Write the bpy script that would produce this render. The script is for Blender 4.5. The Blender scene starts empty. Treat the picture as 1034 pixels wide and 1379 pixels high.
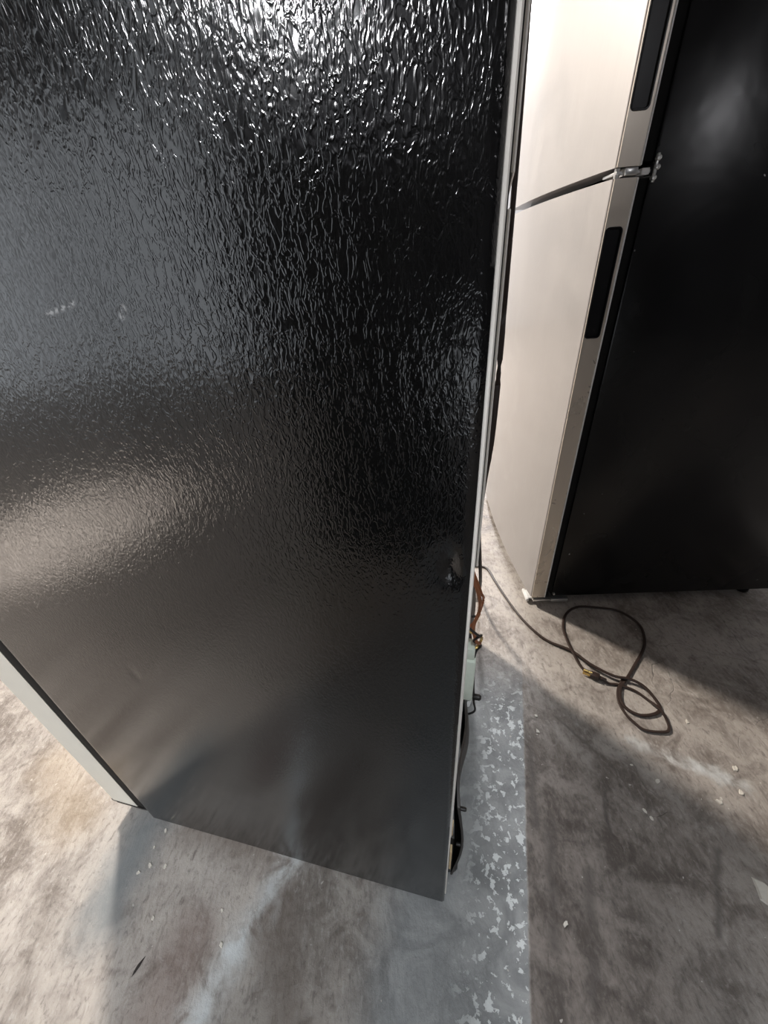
import bpy, bmesh, math, random
from mathutils import Vector, Matrix, noise
C = bpy.context.scene.collection
S = bpy.context.scene
PI = math.pi
# ------------------------------------------------------------------ camera
cam_d = bpy.data.cameras.new('camera')
cam_d.sensor_fit = 'VERTICAL'; cam_d.sensor_height = 24.0
cam_d.lens = 530.0 / 1379.0 * 24.0
cam_d.clip_start = 0.02
cam = bpy.data.objects.new('camera', cam_d); C.objects.link(cam); S.camera = cam
cam.matrix_world = Matrix(((0.997750595, 0.0670354329, 0.0, 0.0),
                           (-0.0359122462, 0.534515308, -0.844395462, 0.0),
                           (-0.0566044154, 0.842496075, 0.535720360, 1.0),
                           (0, 0, 0, 1)))
# ------------------------------------------------------------------ world, exposure
S.view_settings.view_transform = 'Standard'
S.view_settings.look = 'None'
S.view_settings.gamma = 1.0
S.view_settings.use_curve_mapping = False
S.view_settings.exposure = 0.30
w = bpy.data.worlds.new('overcast_sky'); S.world = w; w.use_nodes = True
w.node_tree.nodes['Background'].inputs[0].default_value = (0.89, 0.94, 1.0, 1)
w.node_tree.nodes['Background'].inputs[1].default_value = 1.9

def lamp(name, kind, loc, energy, color, size=0.1, target=None, **kw):
    d = bpy.data.lights.new(name, kind); d.energy = energy; d.color = color
    if kind in ('POINT', 'SPOT'): d.shadow_soft_size = size
    for k, v in kw.items(): setattr(d, k, v)
    o = bpy.data.objects.new(name, d); C.objects.link(o); o.location = loc
    if target is not None:
        o.rotation_euler = (Vector(target) - Vector(loc)).to_track_quat('-Z', 'Y').to_euler()
    return o

HIGH_BAYS = [   # x, y, z, watts, colour, radius
    (-1.75, 3.15, 3.05, 740, (1.0, 0.92, 0.83), 0.19),     # the lamp left of and behind the black refrigerator
    (-1.70, -1.99, 2.28, 130, (0.96, 0.97, 1.0), 0.11),    # behind the viewer, left
    (1.48, -2.40, 2.22, 15, (0.97, 0.96, 1.0), 0.12),      # behind the viewer, right
    (-2.05, -0.25, 2.80, 2300, (1.0, 0.96, 0.92), 0.12),   # added narrow spot, makes the bright floor patch mirrored at the left
    (0.76, 4.60, 2.60, 420, (0.97, 0.97, 1.0), 0.22),      # beyond the gap between the refrigerators
    (-0.05, -1.10, 3.05, 120, (0.87, 0.94, 1.0), 0.08),    # added narrow fill spot, brightens the floor around the viewer
]
# ------------------------------------------------------------------ node helpers
class NT:
    """small expression builder on a material's node tree"""
    def __init__(s, name):
        s.m = bpy.data.materials.new(name); s.m.use_nodes = True
        s.t = s.m.node_tree; s.n = s.t.nodes; s.b = s.n['Principled BSDF']
        s.co = s.n.new('ShaderNodeTexCoord')
    def link(s, a, b): s.t.links.new(a, b)
    def put(s, sock, v):
        if hasattr(v, 'links'): s.link(v, sock)
        else: sock.default_value = v
    def math(s, op, a, b=0.0, c=None, clamp=False):
        n = s.n.new('ShaderNodeMath'); n.operation = op; n.use_clamp = clamp
        s.put(n.inputs[0], a); s.put(n.inputs[1], b)
        if c is not None: s.put(n.inputs[2], c)
        return n.outputs[0]
    def add(s, a, b): return s.math('ADD', a, b)
    def sub(s, a, b): return s.math('SUBTRACT', a, b)
    def mul(s, a, b): return s.math('MULTIPLY', a, b)
    def mx(s, a, b): return s.math('MAXIMUM', a, b)
    def mn(s, a, b): return s.math('MINIMUM', a, b)
    def ramp(s, v, lo, hi, a=0.0, b=1.0, smooth=True):
        n = s.n.new('ShaderNodeMapRange'); n.interpolation_type = 'SMOOTHSTEP' if smooth else 'LINEAR'
        s.put(n.inputs[0], v)
        for i, x in zip((1, 2, 3, 4), (lo, hi, a, b)): n.inputs[i].default_value = x
        return n.outputs[0]
    def scalevec(s, v, sc, loc=(0, 0, 0), rot=(0, 0, 0)):
        n = s.n.new('ShaderNodeMapping'); s.link(v, n.inputs[0])
        n.inputs['Scale'].default_value = sc; n.inputs['Location'].default_value = loc; n.inputs['Rotation'].default_value = rot
        return n.outputs[0]
    def noise(s, vec, scale, detail=4, rough=0.55, dist=0.0):
        n = s.n.new('ShaderNodeTexNoise'); s.link(vec, n.inputs['Vector'])
        n.inputs['Scale'].default_value = scale; n.inputs['Detail'].default_value = detail
        n.inputs['Roughness'].default_value = rough; n.inputs['Distortion'].default_value = dist
        return n.outputs[0]
    def noisev(s, vec, scale, detail=3):
        n = s.n.new('ShaderNodeTexNoise'); s.link(vec, n.inputs['Vector'])
        n.inputs['Scale'].default_value = scale; n.inputs['Detail'].default_value = detail
        return n.outputs[1]
    def voro(s, vec, scale, feature='DISTANCE_TO_EDGE'):
        n = s.n.new('ShaderNodeTexVoronoi'); n.feature = feature; s.link(vec, n.inputs['Vector'])
        n.inputs['Scale'].default_value = scale
        return n.outputs[0]
    def mix(s, f, a, b, mode='MIX'):
        n = s.n.new('ShaderNodeMix'); n.data_type = 'RGBA'; n.blend_type = mode
        s.put(n.inputs[0], f)
        for i, v in ((6, a), (7, b)):
            if hasattr(v, 'links'): s.link(v, n.inputs[i])
            else: n.inputs[i].default_value = (*v[:3], 1)
        return n.outputs[2]
    def warp(s, vec, scale, amt, detail=3):
        nv = s.noisev(vec, scale, detail)
        a = s.n.new('ShaderNodeVectorMath'); a.operation = 'SUBTRACT'; s.link(nv, a.inputs[0]); a.inputs[1].default_value = (.5, .5, .5)
        b = s.n.new('ShaderNodeVectorMath'); b.operation = 'MULTIPLY_ADD'; s.link(a.outputs[0], b.inputs[0])
        b.inputs[1].default_value = (amt,) * 3; s.link(vec, b.inputs[2])
        return b.outputs[0]
    def sep(s, vec):
        n = s.n.new('ShaderNodeSeparateXYZ'); s.link(vec, n.inputs[0]); return n.outputs
    def bump(s, h, strength, dist, normal=None):
        n = s.n.new('ShaderNodeBump'); s.link(h, n.inputs['Height'])
        n.inputs['Strength'].default_value = strength; n.inputs['Distance'].default_value = dist
        if normal is not None: s.link(normal, n.inputs['Normal'])
        return n.outputs[0]
    def set(s, **k):
        for a, v in k.items():
            sock = s.b.inputs[a.replace('_', ' ')]
            if hasattr(v, 'links'): s.link(v, sock)
            elif isinstance(v, tuple): sock.default_value = (*v[:3], 1)
            else: sock.default_value = v
        return s.m
    def segment(s, x, y, p, q, wd):
        """1 on the segment p-q, falling to 0 at distance wd"""
        dx, dy = q[0] - p[0], q[1] - p[1]; L = math.hypot(dx, dy); ux, uy = dx / L, dy / L
        rx, ry = s.sub(x, p[0]), s.sub(y, p[1])
        al = s.add(s.mul(rx, ux), s.mul(ry, uy)); ac = s.math('ABSOLUTE', s.sub(s.mul(rx, uy), s.mul(ry, ux)))
        over = s.mx(s.mul(al, -1.0), s.sub(al, L)); over = s.mx(over, 0.0)
        d = s.math('SQRT', s.add(s.mul(ac, ac), s.mul(over, over)))
        return s.ramp(d, 0.0, wd, 1.0, 0.0)

def plain(name, col, rough=0.5, metal=0.0, var=0.15, scale=60.0, bump=0.0, spec=0.5):
    t = NT(name); n = t.noise(t.co.outputs['Object'], scale, 4)
    lo = tuple(c * (1 - var) for c in col); hi = tuple(min(1, c * (1 + var)) for c in col)
    t.set(Base_Color=t.mix(n, lo, hi), Roughness=rough, Metallic=metal)
    t.b.inputs['Specular IOR Level'].default_value = spec
    if bump: t.set(Normal=t.bump(n, bump, 0.002))
    return t.m

# ------------------------------------------------------------------ materials
def mat_floor():
    t = NT('worn_concrete'); p = t.co.outputs['Object']
    x, y, z = t.sep(p)
    big = t.noise(p, 3.2, 5, 0.6, 0.6); mid = t.noise(p, 14, 6, 0.62, 0.8); fine = t.noise(p, 90, 5, 0.65)
    # brushed, trowelled grain running roughly along the strip
    grain = t.noise(t.scalevec(p, (90, 22, 1), rot=(0, 0, math.radians(15))), 1.0, 5, 0.6, 0.6)
    col = t.mix(t.ramp(big, .32, .68), (0.185, 0.155, 0.132), (0.41, 0.37, 0.335))
    col = t.mix(t.mul(t.ramp(mid, .42, .66), 0.65), col, (0.48, 0.435, 0.39))
    col = t.mix(t.mul(t.ramp(mid, .50, .30), 0.65), col, (0.135, 0.108, 0.09))
    grit = t.noise(t.scalevec(p, (1.0, .55, 1), rot=(0, 0, math.radians(15))), 120, 4, .7, .5)
    col = t.mix(t.mul(t.ramp(grit, .52, .70), 0.5), col, (0.50, 0.47, 0.44)); col = t.mix(t.mul(t.ramp(grit, .48, .30), 0.55), col, (0.10, 0.085, 0.075))
    col = t.mix(t.mul(t.ramp(grain, .5, .75), 0.35), col, (0.44, 0.41, 0.38))
    col = t.mix(t.mul(t.ramp(grain, .48, .28), 0.40), col, (0.12, 0.102, 0.09))
    wx = t.add(x, t.mul(t.sub(t.noise(p, 25, 3), .5), 0.05)); wy = t.add(y, t.mul(t.sub(t.noise(t.scalevec(p, (1, 1, 1), (3, 5, 0)), 25, 3), .5), 0.05))
    # blue-grey strip: worn paint and a band of daylight put into one colour, sharp on its right edge; s runs across it (right edge at s = 0)
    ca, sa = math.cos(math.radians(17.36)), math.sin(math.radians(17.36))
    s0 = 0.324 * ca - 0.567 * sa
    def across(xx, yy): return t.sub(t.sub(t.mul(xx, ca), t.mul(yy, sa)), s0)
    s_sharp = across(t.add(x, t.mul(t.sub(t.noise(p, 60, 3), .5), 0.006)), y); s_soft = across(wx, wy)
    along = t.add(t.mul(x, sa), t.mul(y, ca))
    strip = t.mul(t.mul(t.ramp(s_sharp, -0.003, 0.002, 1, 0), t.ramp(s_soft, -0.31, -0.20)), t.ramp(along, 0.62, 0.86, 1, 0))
    paint_daylight = t.mix(t.ramp(mid, .35, .65), (0.225, 0.238, 0.243), (0.36, 0.372, 0.376))
    col = t.mix(t.mul(strip, 0.80), col, paint_daylight)
    # darker brown just right of the strip
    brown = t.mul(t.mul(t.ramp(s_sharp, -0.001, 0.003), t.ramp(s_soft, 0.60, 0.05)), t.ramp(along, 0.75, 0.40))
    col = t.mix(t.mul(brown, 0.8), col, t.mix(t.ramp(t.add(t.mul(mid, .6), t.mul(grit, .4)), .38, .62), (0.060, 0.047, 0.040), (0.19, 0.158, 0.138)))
    # white chips left of the old paint on the strip
    chipn = t.noise(t.warp(p, 30, 0.02), 62, 5, 0.6); patch = t.noise(p, 9, 2)
    band = t.mul(t.ramp(s_sharp, -0.004, 0.001, 1, 0), t.ramp(s_soft, -0.13, -0.06))
    th = t.add(chipn, t.mul(t.sub(patch, .5), 0.22))
    chips = t.mul(t.ramp(th, .555, .58), t.mul(band, t.ramp(along, 0.80, 0.60)))
    col = t.mix(t.mul(chips, 0.85), col, (0.78, 0.80, 0.79))
    # sparse flecks everywhere
    fl = t.ramp(t.noise(p, 75, 2, 0.5), .735, .76)
    col = t.mix(t.mul(fl, 0.75), col, (0.62, 0.58, 0.53))
    # pale streaks; the left ones put a sliver of light into the colour
    for a, b, wd, amt in (((-0.19, 0.36), (-0.36, 0.10), 0.045, 0.6), ((-0.225, 0.305), (-0.315, 0.185), 0.012, 0.95), ((-0.30, 0.20), (-0.35, 0.11), 0.022, 0.8), ((-0.36, 0.10), (-0.46, -0.05), 0.06, 0.4),
                          ((0.56, 0.475), (0.74, 0.375), 0.025, 0.75), ((-0.56, 0.36), (-0.50, 0.20), 0.06, 0.0)):
        if amt: col = t.mix(t.mul(t.segment(wx, wy, a, b, wd), t.mul(t.ramp(mid, .30, .62), amt)), col, (0.60, 0.62, 0.62))
    # blue-grey shadow patch put into the colour at the front corner of the black refrigerator
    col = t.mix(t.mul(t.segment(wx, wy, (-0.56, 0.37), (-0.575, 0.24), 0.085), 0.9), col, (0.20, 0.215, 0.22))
    # reddish stain
    col = t.mix(t.mul(t.segment(wx, wy, (-0.40, 0.20), (-0.43, 0.10), 0.08), 0.45), col, (0.175, 0.11, 0.09))
    col = t.mix(t.mul(t.segment(wx, wy, (-0.24, 0.22), (-0.20, 0.08), 0.07), 0.6), col, (0.15, 0.115, 0.092))
    col = t.mix(t.mul(t.segment(wx, wy, (-0.85, 0.52), (-0.72, 0.40), 0.10), 0.4), col, (0.36, 0.27, 0.17))
    col = t.mix(t.mul(t.segment(wx, wy, (-0.45, 0.36), (-0.30, 0.32), 0.05), 0.5), col, (0.16, 0.125, 0.10))
    # dark trowel marks and scuffs
    for a, b, wd in (((0.315, 0.50), (0.27, 0.33), 0.016), ((0.45, 0.41), (0.40, 0.28), 0.008), ((0.40, 0.55), (0.50, 0.40), 0.006),
                     ((0.30, 0.33), (0.24, 0.16), 0.02), ((0.34, 0.25), (0.28, 0.10), 0.02), ((0.60, 0.27), (0.52, 0.16), 0.012), ((0.85, 0.40), (0.70, 0.20), 0.008)):
        col = t.mix(t.mul(t.mul(t.segment(t.add(x, t.mul(t.sub(wx, x), .35)), t.add(y, t.mul(t.sub(wy, y), .35)), a, b, wd), t.ramp(mid, .3, .55)), 0.6), col, (0.06, 0.05, 0.045))
    crack = t.mul(t.ramp(t.voro(t.warp(p, 6, 0.12), 5.0), 0.0, 0.007, 1, 0), t.mul(t.ramp(t.noise(p, 2.3, 2), .45, .55), t.ramp(x, .42, .55)))
    col = t.mix(t.mul(crack, 0.35), col, (0.06, 0.05, 0.045))
    h = t.add(t.add(t.mul(mid, 0.6), t.mul(t.add(fine, grit), 0.5)), t.add(t.mul(grain, 0.5), t.sub(t.mul(chips, 0.25), t.mul(crack, 0.5))))
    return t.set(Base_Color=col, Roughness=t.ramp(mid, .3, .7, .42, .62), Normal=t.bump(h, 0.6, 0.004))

def mat_pebbled():
    t = NT('pebbled_black_paint'); p = t.co.outputs['Object']
    x, y, z = t.sep(p)
    q = t.scalevec(p, (1, 1, 0.42))
    q = t.warp(q, 90, 0.006, 2)
    r1 = t.math('ABSOLUTE', t.sub(t.noise(q, 290, 2, 0.5, 0.4), .5))
    ridge = t.ramp(r1, 0.0, 0.11, 1, 0)
    v = t.ramp(t.voro(t.warp(t.scalevec(p, (1, 1, .6)), 60, .008, 2), 210), 0.0, 0.35, 1, 0)
    h = t.add(t.mul(ridge, 0.7), t.mul(v, 0.4))
    # pebble relief gets shallower toward the bottom of the panel
    amt = t.ramp(z, 0.25, 0.75, 0.30, 1.0)
    h = t.mul(h, amt)
    n1 = t.bump(t.noise(p, 7, 2), 0.15, 0.004)
    smear = t.noise(t.scalevec(p, (5, 5, 3)), 1.0, 4, .6, .8)
    scr = t.segment(x, z, (-0.257, 0.989), (-0.285, 0.983), 0.0025)
    scr = t.mx(scr, t.segment(x, z, (-0.222, 0.985), (-0.226, 0.980), 0.003)); scr = t.mul(scr, t.ramp(t.noise(p, 300, 3), .42, .58))
    mark = t.mul(t.segment(x, z, (-0.052, 0.040), (-0.034, 0.036), 0.010), t.ramp(t.noise(p, 120, 2), .4, .6))
    col = t.mix(smear, (0.002, 0.002, 0.0022), (0.005, 0.005, 0.005))
    col = t.mix(t.mul(scr, 0.6), col, (0.45, 0.45, 0.45)); col = t.mix(t.mul(mark, 0.35), col, (0.2, 0.2, 0.2))
    t.b.inputs['Specular IOR Level'].default_value = 0.6
    return t.set(Base_Color=col, Roughness=t.ramp(smear, .3, .7, .10, .16), Normal=t.bump(h, 0.21, 0.0006, n1))

def mat_smooth_black():
    t = NT('smooth_black_paint'); p = t.co.outputs['Object']
    b = t.noise(p, 5, 3, .6, .5); f = t.noise(p, 260, 3)
    fl = t.ramp(t.noise(p, 60, 1), .79, .80)
    col = t.mix(b, (0.004, 0.004, 0.0045), (0.008, 0.008, 0.008)); col = t.mix(t.mul(fl, .6), col, (0.4, 0.4, 0.4))
    t.b.inputs['Specular IOR Level'].default_value = 0.32
    n1 = t.bump(b, 0.35, 0.004)
    return t.set(Base_Color=col, Roughness=t.ramp(b, .3, .7, .20, .30), Normal=t.bump(f, 0.05, 0.001, n1))

def mat_steel(name, col=(0.72, 0.68, 0.65), rough=(0.26, 0.40), metal=0.85, dimple=True):
    t = NT(name); p = t.co.outputs['Object']
    brush = t.noise(t.scalevec(p, (60, 420, 6)), 1.0, 4, .6); blot = t.noise(p, 6, 4, .6, 1.0)
    lo = tuple(c * .90 for c in col)
    c = t.mix(brush, lo, col); c = t.mix(t.mul(t.ramp(blot, .45, .7), .25), c, tuple(min(1, v * 1.08) for v in col))
    h = brush
    n = t.bump(t.noise(t.scalevec(p, (5, 5, 1.5)), 1.0, 1, .5), 0.45, 0.006)
    if dimple: n = t.bump(t.noise(t.scalevec(p, (1, 1, .5)), 120, 2), 0.05, 0.001, n)
    return t.set(Base_Color=c, Metallic=metal, Roughness=t.ramp(blot, .3, .7, rough[0], rough[1]), Normal=t.bump(h, 0.06, 0.0006, n))

M = {}
M['floor'] = mat_floor(); M['pebble'] = mat_pebbled(); M['smooth'] = mat_smooth_black()
M['steel'] = mat_steel('brushed_stainless', (0.40, 0.378, 0.364), (.46, .58), .35); M['steel_trim'] = mat_steel('stainless_trim', (0.70, 0.63, 0.54), (.26, .38), .6, False)
M['steel'].node_tree.nodes['Principled BSDF'].inputs['Coat Weight'].default_value = 0.6
M['steel'].node_tree.nodes['Principled BSDF'].inputs['Coat Roughness'].default_value = 0.12
M['pale_door'] = plain('pale_grey_door_paint', (0.74, 0.73, 0.66), .38, .1, .05, 30)
M['black'] = plain('black_plastic', (0.006, 0.006, 0.007), .30, 0, .2, 80, spec=.3)
M['gasket'] = plain('black_rubber', (0.006, 0.006, 0.006), .75, 0, .2, 120, spec=.2)
M['galv'] = plain('galvanised_sheet', (0.82, 0.78, 0.72), .35, .2, .08, 25)
M['board'] = plain('dark_fibreboard', (0.040, 0.033, 0.030), .55, 0, .35, 45, .2)
M['copper'] = plain('copper_tube', (0.55, 0.24, 0.13), .35, .9, .25, 90)
M['brass'] = plain('brass_prong', (0.80, 0.58, 0.22), .25, .95, .1, 90)
M['terminal'] = plain('pale_green_plastic', (0.70, 0.76, 0.66), .4, 0, .12, 70)
M['card'] = plain('torn_cardboard', (0.60, 0.46, 0.28), .9, 0, .2, 90, .2)
M['cord'] = plain('brown_vinyl', (0.040, 0.026, 0.021), .38, 0, .2, 90)
M['zinc'] = plain('zinc_plate', (0.72, 0.72, 0.70), .28, .85, .15, 60)
M['dark_metal'] = plain('dark_steel', (0.035, 0.032, 0.030), .45, .5, .3, 60)
M['white'] = plain('white_plastic', (0.78, 0.78, 0.76), .4, 0, .05, 60)
M['chip'] = plain('pale_flake', (0.66, 0.62, 0.55), .8, 0, .12, 200)
M['leaf'] = plain('dark_sliver', (0.020, 0.013, 0.010), .7, 0, .3, 200)
M['wall'] = plain('grey_wall_paint', (0.34, 0.34, 0.35), .8, 0, .15, 3)
M['dark_wall'] = plain('charcoal_wall_paint', (0.022, 0.022, 0.026), .85, 0, .15, 3)
M['ceil'] = plain('ceiling_board', (0.10, 0.10, 0.105), .85, 0, .15, 3)
M['shade'] = plain('lamp_shade_enamel', (0.05, 0.055, 0.06), .4, .3, .1, 30)
g = NT('lamp_glow'); g.b.inputs['Emission Color'].default_value = (1, .97, .92, 1); g.b.inputs['Emission Strength'].default_value = 12; M['glow'] = g.m

# ------------------------------------------------------------------ mesh helpers
def add_box(bm, x0, x1, y0, y1, z0, z1, bev=0.0, seg=2):
    vs = [bm.verts.new((x, y, z)) for x in (x0, x1) for y in (y0, y1) for z in (z0, z1)]
    fs = [bm.faces.new([vs[i] for i in f]) for f in ((0, 1, 3, 2), (4, 6, 7, 5), (0, 4, 5, 1), (2, 3, 7, 6), (0, 2, 6, 4), (1, 5, 7, 3))]
    if bev > 0:
        es = list({e for f in fs for e in f.edges})
        bmesh.ops.bevel(bm, geom=es, offset=bev, segments=seg, affect='EDGES', profile=0.5)
def add_tube(bm, pts, r, seg=8, flat=1.0, cap=True):
    pts = [Vector(p) for p in pts]; rings = []
    for i, p in enumerate(pts):
        d = (pts[min(i + 1, len(pts) - 1)] - pts[max(i - 1, 0)]).normalized()
        a = d.cross(Vector((0, 0, 1)))
        if a.length < 1e-3: a = d.cross(Vector((0, 1, 0)))
        a.normalize(); b = a.cross(d).normalized()
        rr = r[i] if isinstance(r, (list, tuple)) else r
        rings.append([bm.verts.new(p + a * math.cos(2 * PI * k / seg) * rr + b * math.sin(2 * PI * k / seg) * rr * flat) for k in range(seg)])
    for A, B in zip(rings, rings[1:]):
        for k in range(seg): bm.faces.new((A[k], A[(k + 1) % seg], B[(k + 1) % seg], B[k]))
    if cap: bm.faces.new(rings[0][::-1]); bm.faces.new(rings[-1])
def add_lathe(bm, prof, c=(0, 0, 0), axis='Z', seg=20):
    c = Vector(c); rings = []
    for r, h in prof:
        ring = []
        for k in range(seg):
            a = 2 * PI * k / seg; u, v = r * math.cos(a), r * math.sin(a)
            ring.append(bm.verts.new(c + Vector({'Z': (u, v, h), 'X': (h, u, v), 'Y': (v, h, u)}[axis])))
        rings.append(ring)
    for A, B in zip(rings, rings[1:]):
        for k in range(seg): bm.faces.new((A[k], A[(k + 1) % seg], B[(k + 1) % seg], B[k]))
    bm.faces.new(rings[0][::-1]); bm.faces.new(rings[-1])
def add_prism(bm, poly, z0, z1):
    """extrude an xy outline"""
    a = [bm.verts.new((x, y, z0)) for x, y in poly]; b = [bm.verts.new((x, y, z1)) for x, y in poly]
    n = len(poly)
    for i in range(n): bm.faces.new((a[i], a[(i + 1) % n], b[(i + 1) % n], b[i]))
    bm.faces.new(a[::-1]); bm.faces.new(b)
def catmull(pts, n=6):
    P = [Vector(p) for p in pts]; P = [2 * P[0] - P[1]] + P + [2 * P[-1] - P[-2]]; out = []
    for i in range(1, len(P) - 2):
        for k in range(n):
            t = k / n; a, b, c, d = P[i - 1:i + 3]
            out.append(0.5 * ((2 * b) + (c - a) * t + (2 * a - 5 * b + 4 * c - d) * t * t + (3 * b - a - 3 * c + d) * t ** 3))
    return out + [P[-2]]
def obj(name, bm, mat, parent=None, label=None, smooth=True, angle=35):
    bmesh.ops.recalc_face_normals(bm, faces=bm.faces)
    me = bpy.data.meshes.new(name); bm.to_mesh(me); bm.free()
    me.materials.append(M[mat] if isinstance(mat, str) else mat)
    if smooth:
        me.shade_smooth()
        me.set_sharp_from_angle(angle=math.radians(angle))
    o = bpy.data.objects.new(name, me); C.objects.link(o)
    if parent: o.parent = parent
    if label: o['label'] = label
    return o
def box(name, b, mat, parent=None, bev=0.0, label=None):
    bm = bmesh.new(); add_box(bm, *b, bev); return obj(name, bm, mat, parent, label)
def struct(name, bm, mat):
    o = obj(name, bm, mat, smooth=False); o['kind'] = 'structure'; return o
def thing(name, label, cat, loc=(0, 0, 0), rz=0.0, group=None):
    o = bpy.data.objects.new(name, None); C.objects.link(o); o.empty_display_size = .1
    o.location = loc; o.rotation_euler = (0, 0, rz); o['label'] = label; o['category'] = cat
    if group: o['group'] = group
    return o
def tag(o, label, cat, group=None):
    o['label'] = label; o['category'] = cat
    if group: o['group'] = group

# ------------------------------------------------------------------ the hall
X0, X1, Y0, Y1, H = -5.5, 4.6, -2.6, 7.0, 3.5
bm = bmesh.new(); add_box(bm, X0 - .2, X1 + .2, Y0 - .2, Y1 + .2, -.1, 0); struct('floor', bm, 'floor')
bm = bmesh.new(); add_box(bm, X0 - .2, X1 + .2, Y0 - .2, Y1 + .2, H, H + .1); struct('ceiling', bm, 'ceil')
bm = bmesh.new()                                    # left wall with the wide open loading door behind the viewer
add_box(bm, X0 - .2, X0, Y0 - .2, -2.5, 0, H); add_box(bm, X0 - .2, X0, -0.7, Y1 + .2, 0, H); add_box(bm, X0 - .2, X0, -2.5, -0.7, 2.35, H)
struct('wall_left', bm, 'wall')
bm = bmesh.new(); add_box(bm, X1, X1 + .2, Y0 - .2, Y1 + .2, 0, H); struct('wall_right', bm, 'wall')
bm = bmesh.new(); add_box(bm, X0, X1, Y1, Y1 + .2, 0, H); struct('wall_front', bm, 'wall')
bm = bmesh.new()                                    # back wall; gap above the floor added for the blue glow in reflections
add_box(bm, X0, -4.0, Y0 - .2, Y0, 2.35, H); add_box(bm, -4.0, -3.2, Y0 - .2, Y0, 3.25, H); add_box(bm, -3.2, -1.9, Y0 - .2, Y0, 0, H); add_box(bm, 0.4, X1, Y0 - .2, Y0, 0, H); add_box(bm, -1.9, 0.4, Y0 - .2, Y0, 0.45, H)
struct('wall_back', bm, 'dark_wall')

def high_bay(x, y, z, watt, col, rad, label):
    t = thing('high_bay_lamp', label, 'lamp', (x, y, z))
    bm = bmesh.new(); R = rad * 1.5
    add_lathe(bm, [(.03, .34), (.06, .33), (.07, .22), (R * .55, .17), (R, .03), (R, .015), (R * .97, .015), (R * .5, .15), (.04, .19)], seg=28)
    obj('lamp_shade', bm, 'shade', t)
    bm = bmesh.new(); add_tube(bm, [(0, 0, .33), (0, 0, H - z)], .012); obj('stem', bm, 'dark_metal', t)
    bm = bmesh.new(); add_lathe(bm, [(.02, .18), (.03, .15), (rad * .45, .10), (rad * .5, .06), (rad * .3, .02), (.01, .005)], seg=20); obj('bulb', bm, 'glow', t)
    if watt > 1000: L = lamp('lamp_light', 'SPOT', (0, 0, -rad * .6), watt, col, rad, spot_size=math.radians(21), spot_blend=.45)
    elif rad < .09: L = lamp('lamp_light', 'SPOT', (0, 0, -rad * .6), watt, col, rad, target=(-.02, 1.0, -z), spot_size=math.radians(33), spot_blend=.5)
    else: L = lamp('lamp_light', 'POINT', (0, 0, -rad * .6), watt, col, rad)
    L.parent = t
    return t
for a, lb in zip(HIGH_BAYS, ('high bay lamp hanging beyond the front of the black refrigerator', 'high bay lamp hanging behind the viewer on the left',
                             'high bay lamp hanging behind the viewer on the right', 'added lamp throwing a bright patch on the floor left of the black refrigerator', 'high bay lamp hanging beyond the gap between the refrigerators', 'added fill lamp hanging close behind the viewer')):
    high_bay(*a, lb)

# ------------------------------------------------------------------ the black refrigerator in front
# local x points to its rear, local y away from the viewer, origin at the rear corner nearest the viewer
D1, W1, T1 = 0.630, 0.64, 1.74
f1 = thing('refrigerator', 'black refrigerator in the foreground whose dented pebbled side faces the viewer', 'refrigerator', (0.0612, 0.2211, 0), math.radians(-15.18))
box('cabinet', (-D1 + .002, -.001, .006, W1, .05, T1), 'smooth', f1, .002)
bm = bmesh.new()
nx, nz = 160, 426; zb = 0.012
dents = [(-.0155, .806, .0042, .0120, .0050), (-.0105, .795, .006, .007, .0024), (-.032, .873, .004, .005, -.0007), (-.022, .800, .012, .022, .0010),
         (-.410, .570, .006, .014, .0007), (-.12, .70, .10, .10, .0012), (-.33, .62, .12, .09, -.0012), (-.20, .95, .10, .12, .0010)]
G = []
for j in range(nz + 1):
    row = []
    for i in range(nx + 1):
        x = -D1 + D1 * i / nx; z = zb + (T1 - zb) * j / nz
        y = 0.0
        for dx, dz, rx, rz, a in dents:
            e = ((x - dx) / rx) ** 2 + ((z - dz) / rz) ** 2
            if e < 12: y += a * math.exp(-e)
        y += 0.0007 * noise.noise(Vector((x * 4, 3.1, z * 3)))
        edge = min(-x, x + D1)
        if edge < .004: y = y * edge / .004 + .0022 * (1 - edge / .004) ** 2
        row.append(bm.verts.new((x, y, z)))
    G.append(row)
for j in range(nz):
    for i in range(nx): bm.faces.new((G[j][i], G[j][i + 1], G[j + 1][i + 1], G[j + 1][i]))
# fold the four edges back into the cabinet
rim = [G[0][i] for i in range(nx + 1)] + [G[j][nx] for j in range(1, nz + 1)] + [G[nz][i] for i in range(nx - 1, -1, -1)] + [G[j][0] for j in range(nz - 1, 0, -1)]
back = [bm.verts.new((v.co.x, .012, v.co.z)) for v in rim]; n = len(rim)
for i in range(n): bm.faces.new((rim[i], rim[(i + 1) % n], back[(i + 1) % n], back[i]))
obj('side_panel', bm, 'pebble', f1, 'pebbled glossy black side panel with a dent near its rear edge', angle=60)
# rear sheet with two folded strips along the near edge
bm = bmesh.new(); add_box(bm, -.001, .0030, .003, W1 - .003, .30, T1 - .01, .0008, 1); obj('back_panel', bm, 'galv', f1, 'pale sheet metal back panel')
bm = bmesh.new(); add_box(bm, .0030, .0037, .010, W1 - .012, .80, T1 - .02); obj('sealing_strip', bm, 'dark_metal', f1)
bm = bmesh.new(); add_box(bm, .0037, .0054, .008, W1 - .008, 1.030, T1 - .02, .0008, 1); obj('back_flange', bm, 'galv', f1)
bm = bmesh.new(); add_box(bm, .0037, .0052, .008, W1 - .008, .80, 1.018, .0008, 1); obj('back_flange', bm, 'galv', f1)
# side flange running down beside the machine compartment
bm = bmesh.new(); add_box(bm, -.001, .0022, .0025, .020, .05, .30, .0006, 1); obj('corner_flange', bm, 'galv', f1)
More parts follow.
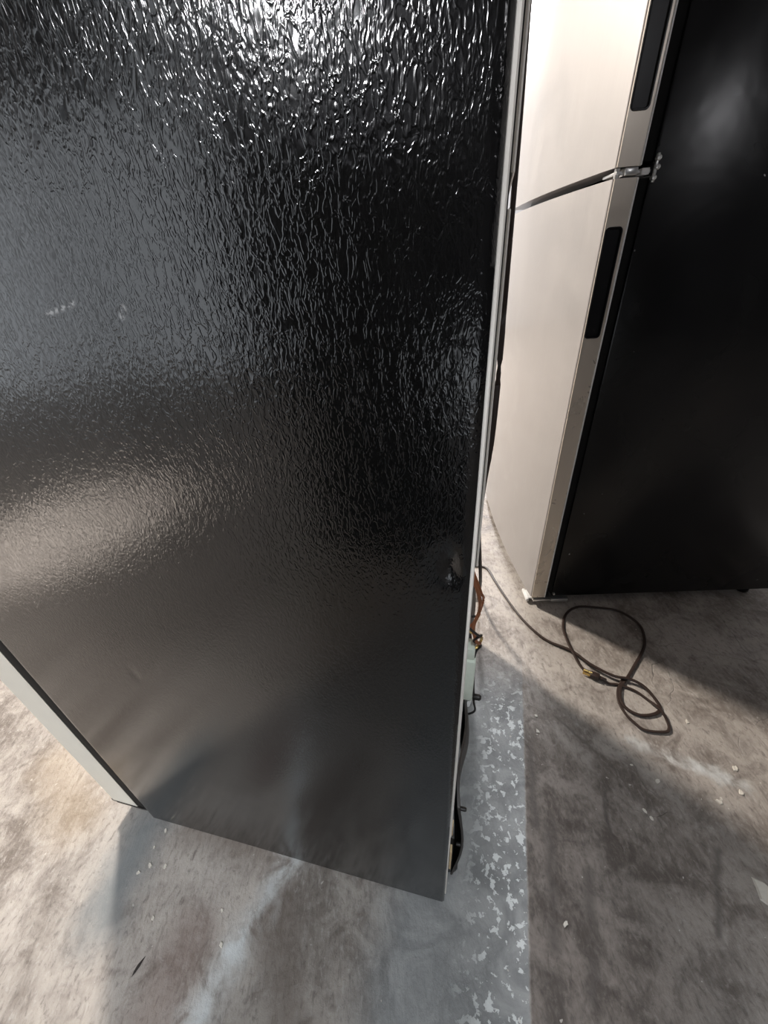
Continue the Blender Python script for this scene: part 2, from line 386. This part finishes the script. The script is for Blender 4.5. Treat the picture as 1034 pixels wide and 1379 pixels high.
# machine compartment cover, bowed board with a dog-eared corner
bm = bmesh.new(); N = 24; fr = []
for j in range(9):
    z = .075 + (.345 - .075) * j / 8
    fr.append([(.004 + .017 * math.sin(PI * min(1, max(.15, (z - .02) / .40))) * (0.6 + .4 * math.sin(i * .9 + j * .4)) + .002, .024 + (W1 - .06) * i / N, z + (.012 * math.sin(i * .8) if j == 8 else 0)) for i in range(N + 1)])
fv = [[bm.verts.new(p) for p in r] for r in fr]; bv = [[bm.verts.new((p[0] - .0035, p[1], p[2])) for p in r] for r in fr]
for j in range(8):
    for i in range(N):
        bm.faces.new((fv[j][i], fv[j][i + 1], fv[j + 1][i + 1], fv[j + 1][i])); bm.faces.new((bv[j][i], bv[j + 1][i], bv[j + 1][i + 1], bv[j][i + 1]))
for i in range(N):
    bm.faces.new((fv[0][i], bv[0][i], bv[0][i + 1], fv[0][i + 1])); bm.faces.new((fv[8][i], fv[8][i + 1], bv[8][i + 1], bv[8][i]))
for j in range(8):
    bm.faces.new((fv[j][0], fv[j + 1][0], bv[j + 1][0], bv[j][0])); bm.faces.new((fv[j][N], bv[j][N], bv[j + 1][N], fv[j + 1][N]))
cover = obj('compartment_cover', bm, 'board', f1, 'dark bowed fibreboard cover low on the back', angle=60)
for yy, zz in ((.03, .33), (.03, .20), (.06, .10), (.40, .33), (.70, .33)):
    bm = bmesh.new(); add_lathe(bm, [(.001, .0215), (.0025, .021), (.003, .019), (.003, .012)], (0, yy, zz), 'X', 10); obj('screw', bm, 'dark_metal', cover)
# copper tubes, wiring and the water valve above the cover
bm = bmesh.new()
add_tube(bm, catmull([(.004, .20, .62), (.016, .20, .585), (.019, .21, .545), (.012, .20, .52), (.018, .19, .50), (.024, .20, .485), (.016, .21, .47), (.006, .21, .44)]), .0028, 8)
obj('copper_tube', bm, 'copper', f1)
bm = bmesh.new()
add_tube(bm, catmull([(.004, .24, .60), (.020, .24, .555), (.025, .25, .53), (.018, .24, .50), (.006, .24, .47)]), .0022, 8)
obj('copper_tube', bm, 'copper', f1)
bm = bmesh.new()
add_tube(bm, catmull([(.005, .17, .55), (.020, .18, .525), (.024, .19, .515), (.014, .19, .50), (.026, .20, .48), (.018, .20, .45), (.024, .205, .33), (.028, .20, .30), (.010, .20, .28)]), .0020, 6)
obj('wire', bm, 'dark_metal', f1)
bm = bmesh.new()
add_tube(bm, catmull([(.005, .20, .51), (.022, .20, .50), (.027, .21, .485), (.020, .20, .475), (.006, .20, .46)]), .0022, 6)
obj('wire', bm, 'brass', f1)
bm = bmesh.new(); add_box(bm, .002, .021, .188, .222, .345, .450, .003); add_box(bm, .004, .018, .192, .216, .450, .475, .002)
valve = obj('water_valve', bm, 'terminal', f1, 'pale green plastic block on the back')
bm = bmesh.new(); add_lathe(bm, [(.004, 0), (.0055, .003), (.0055, .012), (.003, .015)], (.022, .205, .335), 'X', 12); obj('valve_fitting', bm, 'dark_metal', valve)
bm = bmesh.new(); add_tube(bm, [(.012, .205, .362), (.018, .205, .335), (.014, .20, .315)], .005, 8); obj('valve_hose', bm, 'white', valve)
# torn cardboard packing caught between panel and floor
bm = bmesh.new()
add_prism(bm, [(.0030, .006), (.0060, .0055), (.0058, .016), (.0028, .016)], .165, .235)
obj('packing_scrap', bm, 'card', f1, 'torn tan cardboard scrap low on the rear edge')
bm = bmesh.new(); add_prism(bm, [(.0025, .006), (.0045, .0055), (.0045, .014), (.0025, .014)], .30, .33); obj('packing_scrap', bm, 'card', f1)
# feet and wheels
for yy in (.050, W1 - .09):
    bm = bmesh.new(); add_lathe(bm, [(.006, -.014), (.024, -.014), (.026, -.011), (.026, .011), (.024, .014), (.006, .014)], (-.006, yy + .01, .026), 'Y', 22); obj('wheel', bm, 'black', f1)
    bm = bmesh.new(); add_box(bm, -.03, .012, yy - .012, yy + .032, .040, .062, .002); obj('wheel_bracket', bm, 'dark_metal', f1)
for yy in (.045, W1 - .05):
    bm = bmesh.new(); add_lathe(bm, [(.018, 0), (.020, .003), (.020, .012), (.008, .014), (.008, .052)], (-D1 + .06, yy, 0), 'Z', 18); obj('foot', bm, 'black', f1)
# door: black gasket, then the pale door slab on the front
bm = bmesh.new(); add_box(bm, -D1 - .022, -D1 + .003, .0006, W1 - .006, .055, T1 - .01, .002); obj('door_gasket', bm, 'gasket', f1)
bm = bmesh.new()
prof = [(-D1 - .019, .000)] + [(-D1 - .086 - .012 * math.cos(a), .012 - .012 * math.sin(a)) for a in [PI / 2 - k * PI / 12 for k in range(7)]]
prof += [(-D1 - .098 - .014 * math.sin(PI * k / 10), .012 + (W1 - .024) * k / 10) for k in range(1, 10)]
prof += [(-D1 - .086 - .012 * math.cos(a), W1 - .012 + .012 * math.sin(a)) for a in [k * PI / 12 for k in range(7)]] + [(-D1 - .019, W1)]
prof = [(x + .006, y) if x < -D1 - .03 else (x, y) for x, y in prof]
add_prism(bm, prof, .052, T1 - .005)
door = obj('door', bm, 'pale_door', f1, 'pale grey door seen edge-on at the left', angle=30)
bm = bmesh.new(); add_box(bm, -D1 - .13, -D1 - .115, .10, .125, .80, 1.35, .006); add_box(bm, -D1 - .118, -D1 - .095, .10, .125, .80, .83, .004); add_box(bm, -D1 - .118, -D1 - .095, .10, .125, 1.32, 1.35, .004)
obj('door_handle', bm, 'zinc', door)
# lower hinge: bent dark plate under the door
bm = bmesh.new()
hp = [(-D1 + .050, .006), (-D1 + .050, .060), (-D1 - .080, .060), (-D1 - .092, .045), (-D1 - .092, .012), (-D1 - .080, .001), (-D1 - .01, .001)]
add_prism(bm, hp, .038, .044)
add_tube(bm, [(-D1 - .088, .002, .043), (-D1 - .088, .03, .043)], .006, 8)
hinge = obj('hinge_plate', bm, 'dark_metal', f1, 'dark hinge plate under the door')
bm = bmesh.new(); add_lathe(bm, [(.005, .030), (.008, .031), (.008, .0385), (.004, .040), (.004, .055)], (-D1 - .070, .03, 0), 'Z', 14); obj('hinge_pin', bm, 'zinc', hinge)
bm = bmesh.new(); add_box(bm, -D1 - .004, -D1 + .05, .004, W1 - .004, .012, .052, .002); obj('toe_grille', bm, 'black', f1)

# ------------------------------------------------------------------ the stainless refrigerator behind
# local x points to its rear, local y away from the viewer, origin at the near front corner of its cabinet
D2, W2, T2 = 0.70, 0.74, 1.70
f2 = thing('refrigerator', 'stainless steel top freezer refrigerator whose smooth black side stands at the right', 'refrigerator', (0.5345, 0.9318, 0), math.radians(-2.6))
bm = bmesh.new(); add_box(bm, 0, D2, 0, W2, .035, T2, .004, 2); obj('cabinet', bm, 'smooth', f2, 'smooth glossy black cabinet')
bm = bmesh.new(); add_box(bm, -.020, .004, .006, W2 - .006, .050, 1.105, .002); obj('door_gasket', bm, 'gasket', f2)
bm = bmesh.new(); add_box(bm, -.020, .004, .006, W2 - .006, 1.128, T2 - .005, .002); obj('door_gasket', bm, 'gasket', f2)
def rrect(x0, x1, z0, z1, r, n=5):
    out = []
    for cx, cz, a0 in ((x1 - r, z1 - r, 0), (x0 + r, z1 - r, PI / 2), (x0 + r, z0 + r, PI), (x1 - r, z0 + r, 1.5 * PI)):
        out += [(cx + r * math.cos(a0 + PI / 2 * k / n), cz + r * math.sin(a0 + PI / 2 * k / n)) for k in range(n + 1)]
    return out
def steel_door(name, z0, z1, hz0, hz1, label):
    # front skin: bowed face turning into the side over a small radius
    bm = bmesh.new(); xf = -.0665; bulge = .020
    outl = [(-.0215, .0035), (-.0600, .0035)]
    outl += [(xf + .006 - .006 * math.sin(k * PI / 12), .0085 - .006 * math.cos(k * PI / 12)) for k in range(1, 7)]
    outl += [(xf - bulge * math.sin(PI * k / 24) ** .8, .0085 + (W2 - .017) * k / 24) for k in range(1, 24)]
    outl += [(xf, W2 - .0085), (xf + .004, W2 - .003), (-.0215, W2 - .003)]
    a = [bm.verts.new((x, y, z0)) for x, y in outl]; b = [bm.verts.new((x, y, z1)) for x, y in outl]; n = len(outl)
    for i in range(1, n): bm.faces.new((a[i], a[(i + 1) % n], b[(i + 1) % n], b[i]))
    bm.faces.new(a[::-1]); bm.faces.new(b)
    d = obj(name, bm, 'steel', f2, label, angle=25)
    # side trim with the hole of the pocket handle
    bm = bmesh.new(); xa, xb = -.0640, -.0212
    outer = [bm.verts.new((x, 0, z)) for x, z in ((xb, z1), (xa, z1), (xa, z0), (xb, z0))]
    hole = [bm.verts.new((x, 0, z)) for x, z in rrect(xa + .0022, xb - .0085, hz0, hz1, .007)]
    es = [bm.edges.new((L[i], L[(i + 1) % len(L)])) for L in (outer, hole) for i in range(len(L))]
    bmesh.ops.triangle_fill(bm, use_beauty=True, use_dissolve=False, edges=es)
    lip = [bm.verts.new((v.co.x, .004, v.co.z)) for v in outer]
    for i in range(4): bm.faces.new((outer[i], outer[(i + 1) % 4], lip[(i + 1) % 4], lip[i]))
    ins = [bm.verts.new((v.co.x, .004, v.co.z)) for v in hole]
    for i in range(len(hole)): bm.faces.new((hole[i], ins[i], ins[(i + 1) % len(hole)], hole[(i + 1) % len(hole)]))
    obj('side_trim', bm, 'steel_trim', d, 'stainless side trim of the door', angle=25)
    # bright rolled edge along the back of the trim
    bm = bmesh.new(); add_tube(bm, [(xb - .0012, -.0004, z0 + .001), (xb - .0012, -.0004, z1 - .001)], .0020, 8); obj('edge_bead', bm, 'white', d)
    # black pocket: rim, walls, floor
    bm = bmesh.new(); o2 = rrect(xa + .0022, xb - .0085, hz0, hz1, .007)
    def loop(dx, y):
        return [bm.verts.new((x, y, z)) for x, z in rrect(xa + .0022 + dx, xb - .0085 - dx, hz0 + dx, hz1 - dx, max(.002, .007 - dx))]
    Ls = [loop(-.0012, -.0003), loop(-.0006, -.0016), loop(.0016, -.0014), loop(.0024, .0010), loop(.0032, .0034)]
    for A, B in zip(Ls, Ls[1:]):
        for i in range(len(A)): bm.faces.new((A[i], A[(i + 1) % len(A)], B[(i + 1) % len(A)], B[i]))
    bm.faces.new(Ls[-1])
    obj('pocket_handle', bm, 'black', d, 'recessed black pocket handle', angle=40)
    return d
steel_door('fridge_door', .032, 1.106, .830, 1.031, 'stainless lower door')
steel_door('freezer_door', 1.122, T2 + .004, 1.197, 1.420, 'stainless upper freezer door')
# centre hinge between the doors
bm = bmesh.new(); add_box(bm, -.062, .012, .004, .06, 1.1115, 1.1165, .001); add_box(bm, -.050, -.026, -.004, .02, 1.1085, 1.1205, .002); add_box(bm, .003, .0075, -.004, .03, 1.096, 1.138, .001)
hg = obj('centre_hinge', bm, 'zinc', f2, 'metal centre hinge between the doors')
bm = bmesh.new(); add_lathe(bm, [(.0035, -.008), (.0050, -.007), (.0050, .007), (.0035, .008)], (-.058, .010, 1.114), 'Z', 12); obj('hinge_pin', bm, 'zinc', hg)
for xx, zz in ((.006, 1.131), (.0075, 1.118), (.005, 1.103)):
    bm = bmesh.new(); add_lathe(bm, [(.0015, -.0075), (.0040, -.006), (.0045, -.004), (.0045, .002)], (xx, 0, zz), 'Y', 12); obj('screw', bm, 'zinc', hg)
bm = bmesh.new(); add_box(bm, -.018, -.004, -.0015, .02, 1.1085, 1.1185, .001); obj('hinge_bushing', bm, 'white', hg)
# bottom bracket, foot and screw
bm = bmesh.new(); add_box(bm, -.060, .018, -.004, .050, .018, .0245, .001); add_box(bm, .0, .055, -.006, .05, .014, .026, .003)
br = obj('bottom_bracket', bm, 'zinc', f2, 'bent metal bracket under the lower door')
bm = bmesh.new(); add_lathe(bm, [(.012, 0), (.014, .002), (.014, .010), (.006, .012), (.006, .032)], (.03, .022, 0), 'Z', 16); obj('foot', bm, 'dark_metal', br)
bm = bmesh.new(); add_box(bm, -.0775, -.068, .008, .060, .006, .018, .0025); add_box(bm, -.072, -.050, .012, .05, .014, .020, .001); obj('bracket_tab', bm, 'white', br, 'white plastic tab at the front of the bracket')
bm = bmesh.new(); add_lathe(bm, [(.0012, -.006), (.0035, -.005), (.004, -.003), (.004, .002)], (.0045, 0, .048), 'Y', 12); obj('screw', bm, 'zinc', f2)
for xx, yy in ((D2 - .05, .04), (D2 - .05, W2 - .05), (.04, W2 - .05)):
    bm = bmesh.new(); add_lathe(bm, [(.018, 0), (.020, .003), (.020, .014), (.008, .016), (.008, .04)], (xx, yy, 0), 'Z', 16); obj('foot', bm, 'black', f2)
bm = bmesh.new(); add_box(bm, .012, D2 - .01, .02, W2 - .02, .020, .038, .002); obj('base_pan', bm, 'dark_metal', f2)

# ------------------------------------------------------------------ added freezer-shaped stand-in for the photographer, seen only mirrored in the pebbled side
f3 = thing('photographer_standin', 'matt black freezer-shaped stand-in for the photographer behind the viewer', 'reflection stand-in', (-.48, -.52, 0), math.radians(-14))
bm = bmesh.new(); add_box(bm, -.24, .24, -.64, -.07, .04, 1.22, .006); obj('cabinet', bm, 'gasket', f3)
bm = bmesh.new(); add_box(bm, -.24, .24, -.06, 0, .06, 1.22, .012, 3); fd = obj('door', bm, 'gasket', f3)
bm = bmesh.new(); add_box(bm, .195, .215, .028, .045, .65, 1.10, .005); add_box(bm, .195, .215, -.002, .03, .66, .69, .003); add_box(bm, .195, .215, -.002, .03, 1.06, 1.09, .003); obj('handle', bm, 'black', fd)
for xx in (-.19, .19):
    for yy in (-.12, -.58):
        bm = bmesh.new(); add_lathe(bm, [(.018, 0), (.020, .003), (.020, .014), (.008, .016), (.008, .045)], (xx, yy, 0), 'Z', 14); obj('foot', bm, 'black', f3)

# ------------------------------------------------------------------ the power cord
t1 = f1.matrix_basis.copy()
A1 = Matrix.Translation(Vector((.0603, .2213, 0))) @ Matrix.Rotation(math.radians(-15.18), 4, 'Z')
r = .0042
hang = [A1 @ Vector(p) for p in ((.0125, .35, 1.52), (.0128, .35, 1.30), (.0140, .35, 1.19), (.0160, .35, 1.10), (.0172, .35, 1.02), (.0185, .35, .93), (.0190, .35, .83), (.0180, .36, .74), (.0125, .37, .66), (.0125, .42, .55))]
hang += [A1 @ Vector(p) for p in ((.030, .55, .30), (.032, .70, .08), (.030, .83, .010))]
fl1 = [(.285, 1.140), (.334, 1.144), (.372, 1.127), (.383, 1.064), (.395, .987), (.418, .883), (.446, .814), (.473, .777), (.523, .736), (.553, .686), (.596, .647), (.635, .633), (.661, .609), (.670, .570), (.664, .549), (.641, .539), (.608, .539), (.586, .556), (.582, .581), (.602, .617), (.635, .644), (.681, .685), (.727, .727), (.751, .76), (.768, .807), (.76, .847), (.731, .881), (.668, .900), (.614, .906), (.566, .879), (.535, .827), (.524, .771), (.523, .731), (.526, .690), (.536, .664)]
zs = {}
main = hang + [Vector((x, y, r * .75 + .0005 + (.007 if 9 <= i <= 11 else 0) + (.004 if i in (8, 12) else 0) + (.004 if i in (31, 32) else 0))) for i, (x, y) in enumerate(fl1)]
cord = thing('power_cord', 'brown power cord hanging behind the black refrigerator and looped across the floor', 'power cord', (.334, 1.144, 0))
def local(pts): return [Vector(p) - cord.location for p in pts]
bm = bmesh.new(); add_tube(bm, local(catmull(main, 6)), r, 8, .75); obj('cable', bm, 'cord', cord)
fl2 = [(.560, .640), (.577, .630), (.600, .624), (.632, .604), (.650, .578), (.661, .547), (.664, .522), (.656, .501), (.640, .495), (.599, .502), (.583, .522), (.574, .547), (.575, .577), (.590, .609), (.622, .643)]
bm = bmesh.new(); add_tube(bm, local(catmull([Vector((x, y, r * .75 + .0005 + (.010 if i in (0,) else 0) + (.007 if i == 5 else 0))) for i, (x, y) in enumerate(fl2)], 6)), r * .85, 8, .75); obj('cable', bm, 'cord', cord)
# plug lying where the two ends meet
pl = bpy.data.objects.new('plug', None)
bm = bmesh.new()
add_box(bm, -.012, .012, -.009, .009, .001, .016, .004); add_tube(bm, [(.010, 0, .008), (.028, .004, .006)], [.006, .0038], 10)
plug = obj('plug', bm, 'cord', cord, 'brown plug body'); plug.location = Vector((.548, .652, 0)) - cord.location; plug.rotation_euler = (0, 0, math.radians(-35))
for yy in (-.0055, .0055):
    bm = bmesh.new(); add_box(bm, -.030, -.010, yy - .0012, yy + .0012, .004, .013, .0006, ); obj('prong', bm, 'brass', plug, 'brass prong')
bm = bmesh.new(); add_tube(bm, [(-.030, 0, .015), (-.008, 0, .015)], .0028, 10); obj('prong', bm, 'brass', plug, 'brass prong')

# ------------------------------------------------------------------ litter on the floor
rng = random.Random(4)
def flake(x, y, s):
    s *= 1.3; bm = bmesh.new(); k = rng.randint(6, 8); h = .0012 + s * .10
    pts = [(s * rng.uniform(.45, 1.0) * math.cos(2 * PI * i / k), .7 * s * rng.uniform(.45, 1.0) * math.sin(2 * PI * i / k)) for i in range(k)]
    lo = [bm.verts.new((px, py, 0)) for px, py in pts]; hi = [bm.verts.new((px * .85, py * .85, h * rng.uniform(.7, 1.2))) for px, py in pts]
    for i in range(k): bm.faces.new((lo[i], lo[(i + 1) % k], hi[(i + 1) % k], hi[i]))
    bm.faces.new(lo[::-1]); bm.faces.new(hi)
    o = obj('paint_flake', bm, 'chip', smooth=False); o.location = (x, y, .0002); o.rotation_euler = (0, 0, rng.uniform(0, 6)); return o
FRONT, RIGHT = 'pale flakes before the black refrigerator', 'pale flakes right of the painted strip'
for x, y, s, lb, gr in (
    (-.487, .303, .0058, 'largest pale flake on the shaded concrete before the black refrigerator', FRONT),
    (-.519, .306, .0062, 'pale flake just left of the largest flake before the black refrigerator', FRONT),
    (-.512, .364, .0050, 'pale flake closest to the lower front corner of the black refrigerator', FRONT),
    (-.524, .336, .0032, 'tiny pale flake just below the one at the front corner of black refrigerator', FRONT),
    (-.537, .296, .0040, 'leftmost pale flake before the black refrigerator', FRONT),
    (-.477, .229, .0042, 'small pale flake directly above the dark leaf sliver', FRONT),
    (-.350, .233, .0035, 'upper of two pale flakes left of the whitish floor streak', FRONT),
    (-.338, .189, .0045, 'lower of two pale flakes left of the whitish floor streak', FRONT),
    (.746, .409, .008, 'topmost pale flake near the right edge of the concrete', RIGHT),
    (.721, .362, .006, 'pale flake below the topmost one near the right edge', RIGHT),
    (.664, .349, .007, 'pale flake just below the right end of the pale streak', RIGHT),
    (.562, .394, .006, 'pale flake just below the middle of the pale streak', RIGHT),
    (.503, .342, .0045, 'upper of a close pair of pale flakes on brown concrete', RIGHT),
    (.509, .329, .0045, 'lower of a close pair of pale flakes on brown concrete', RIGHT),
    (.270, .186, .005, 'lowest pale flake on brown concrete right of the blue-grey strip', RIGHT),
    (.712, .517, .006, 'pale flake just right of the lower loop of the power cord', RIGHT),
    (.525, .430, .0035, 'tiny pale flake left of the pale streak on the concrete', RIGHT),
    (.353, .557, .005, 'upper of two pale flakes at the top right of the blue-grey strip', RIGHT),
    (.343, .518, .006, 'lower of two pale flakes at the top right of the blue-grey strip', RIGHT)):
    tag(flake(x, y, s), lb, 'debris', gr)
o = flake(.640, .203, .022); tag(o, 'largest cream flake on the concrete at the right edge', 'debris')
bm = bmesh.new()
sl = [(-.012, 0, .0008), (-.006, .002, .0018), (.002, .0026, .0022), (.010, .0012, .0016), (.015, 0, .0008)]
top = [bm.verts.new(p) for p in sl]; bot = [bm.verts.new((x, -y * .8, z * .6)) for x, y, z in sl]; base = [bm.verts.new((x, 0, 0)) for x, y, z in sl]
for A, B in ((top, bot), (bot, base), (base, top)):
    for i in range(4): bm.faces.new((A[i], A[i + 1], B[i + 1], B[i]))
o = obj('dried_leaf', bm, 'leaf', smooth=False); o.location = (-.475, .168, .0002); o.rotation_euler = (0, 0, math.radians(62)); tag(o, 'thin dark dried leaf sliver on the concrete', 'leaf')
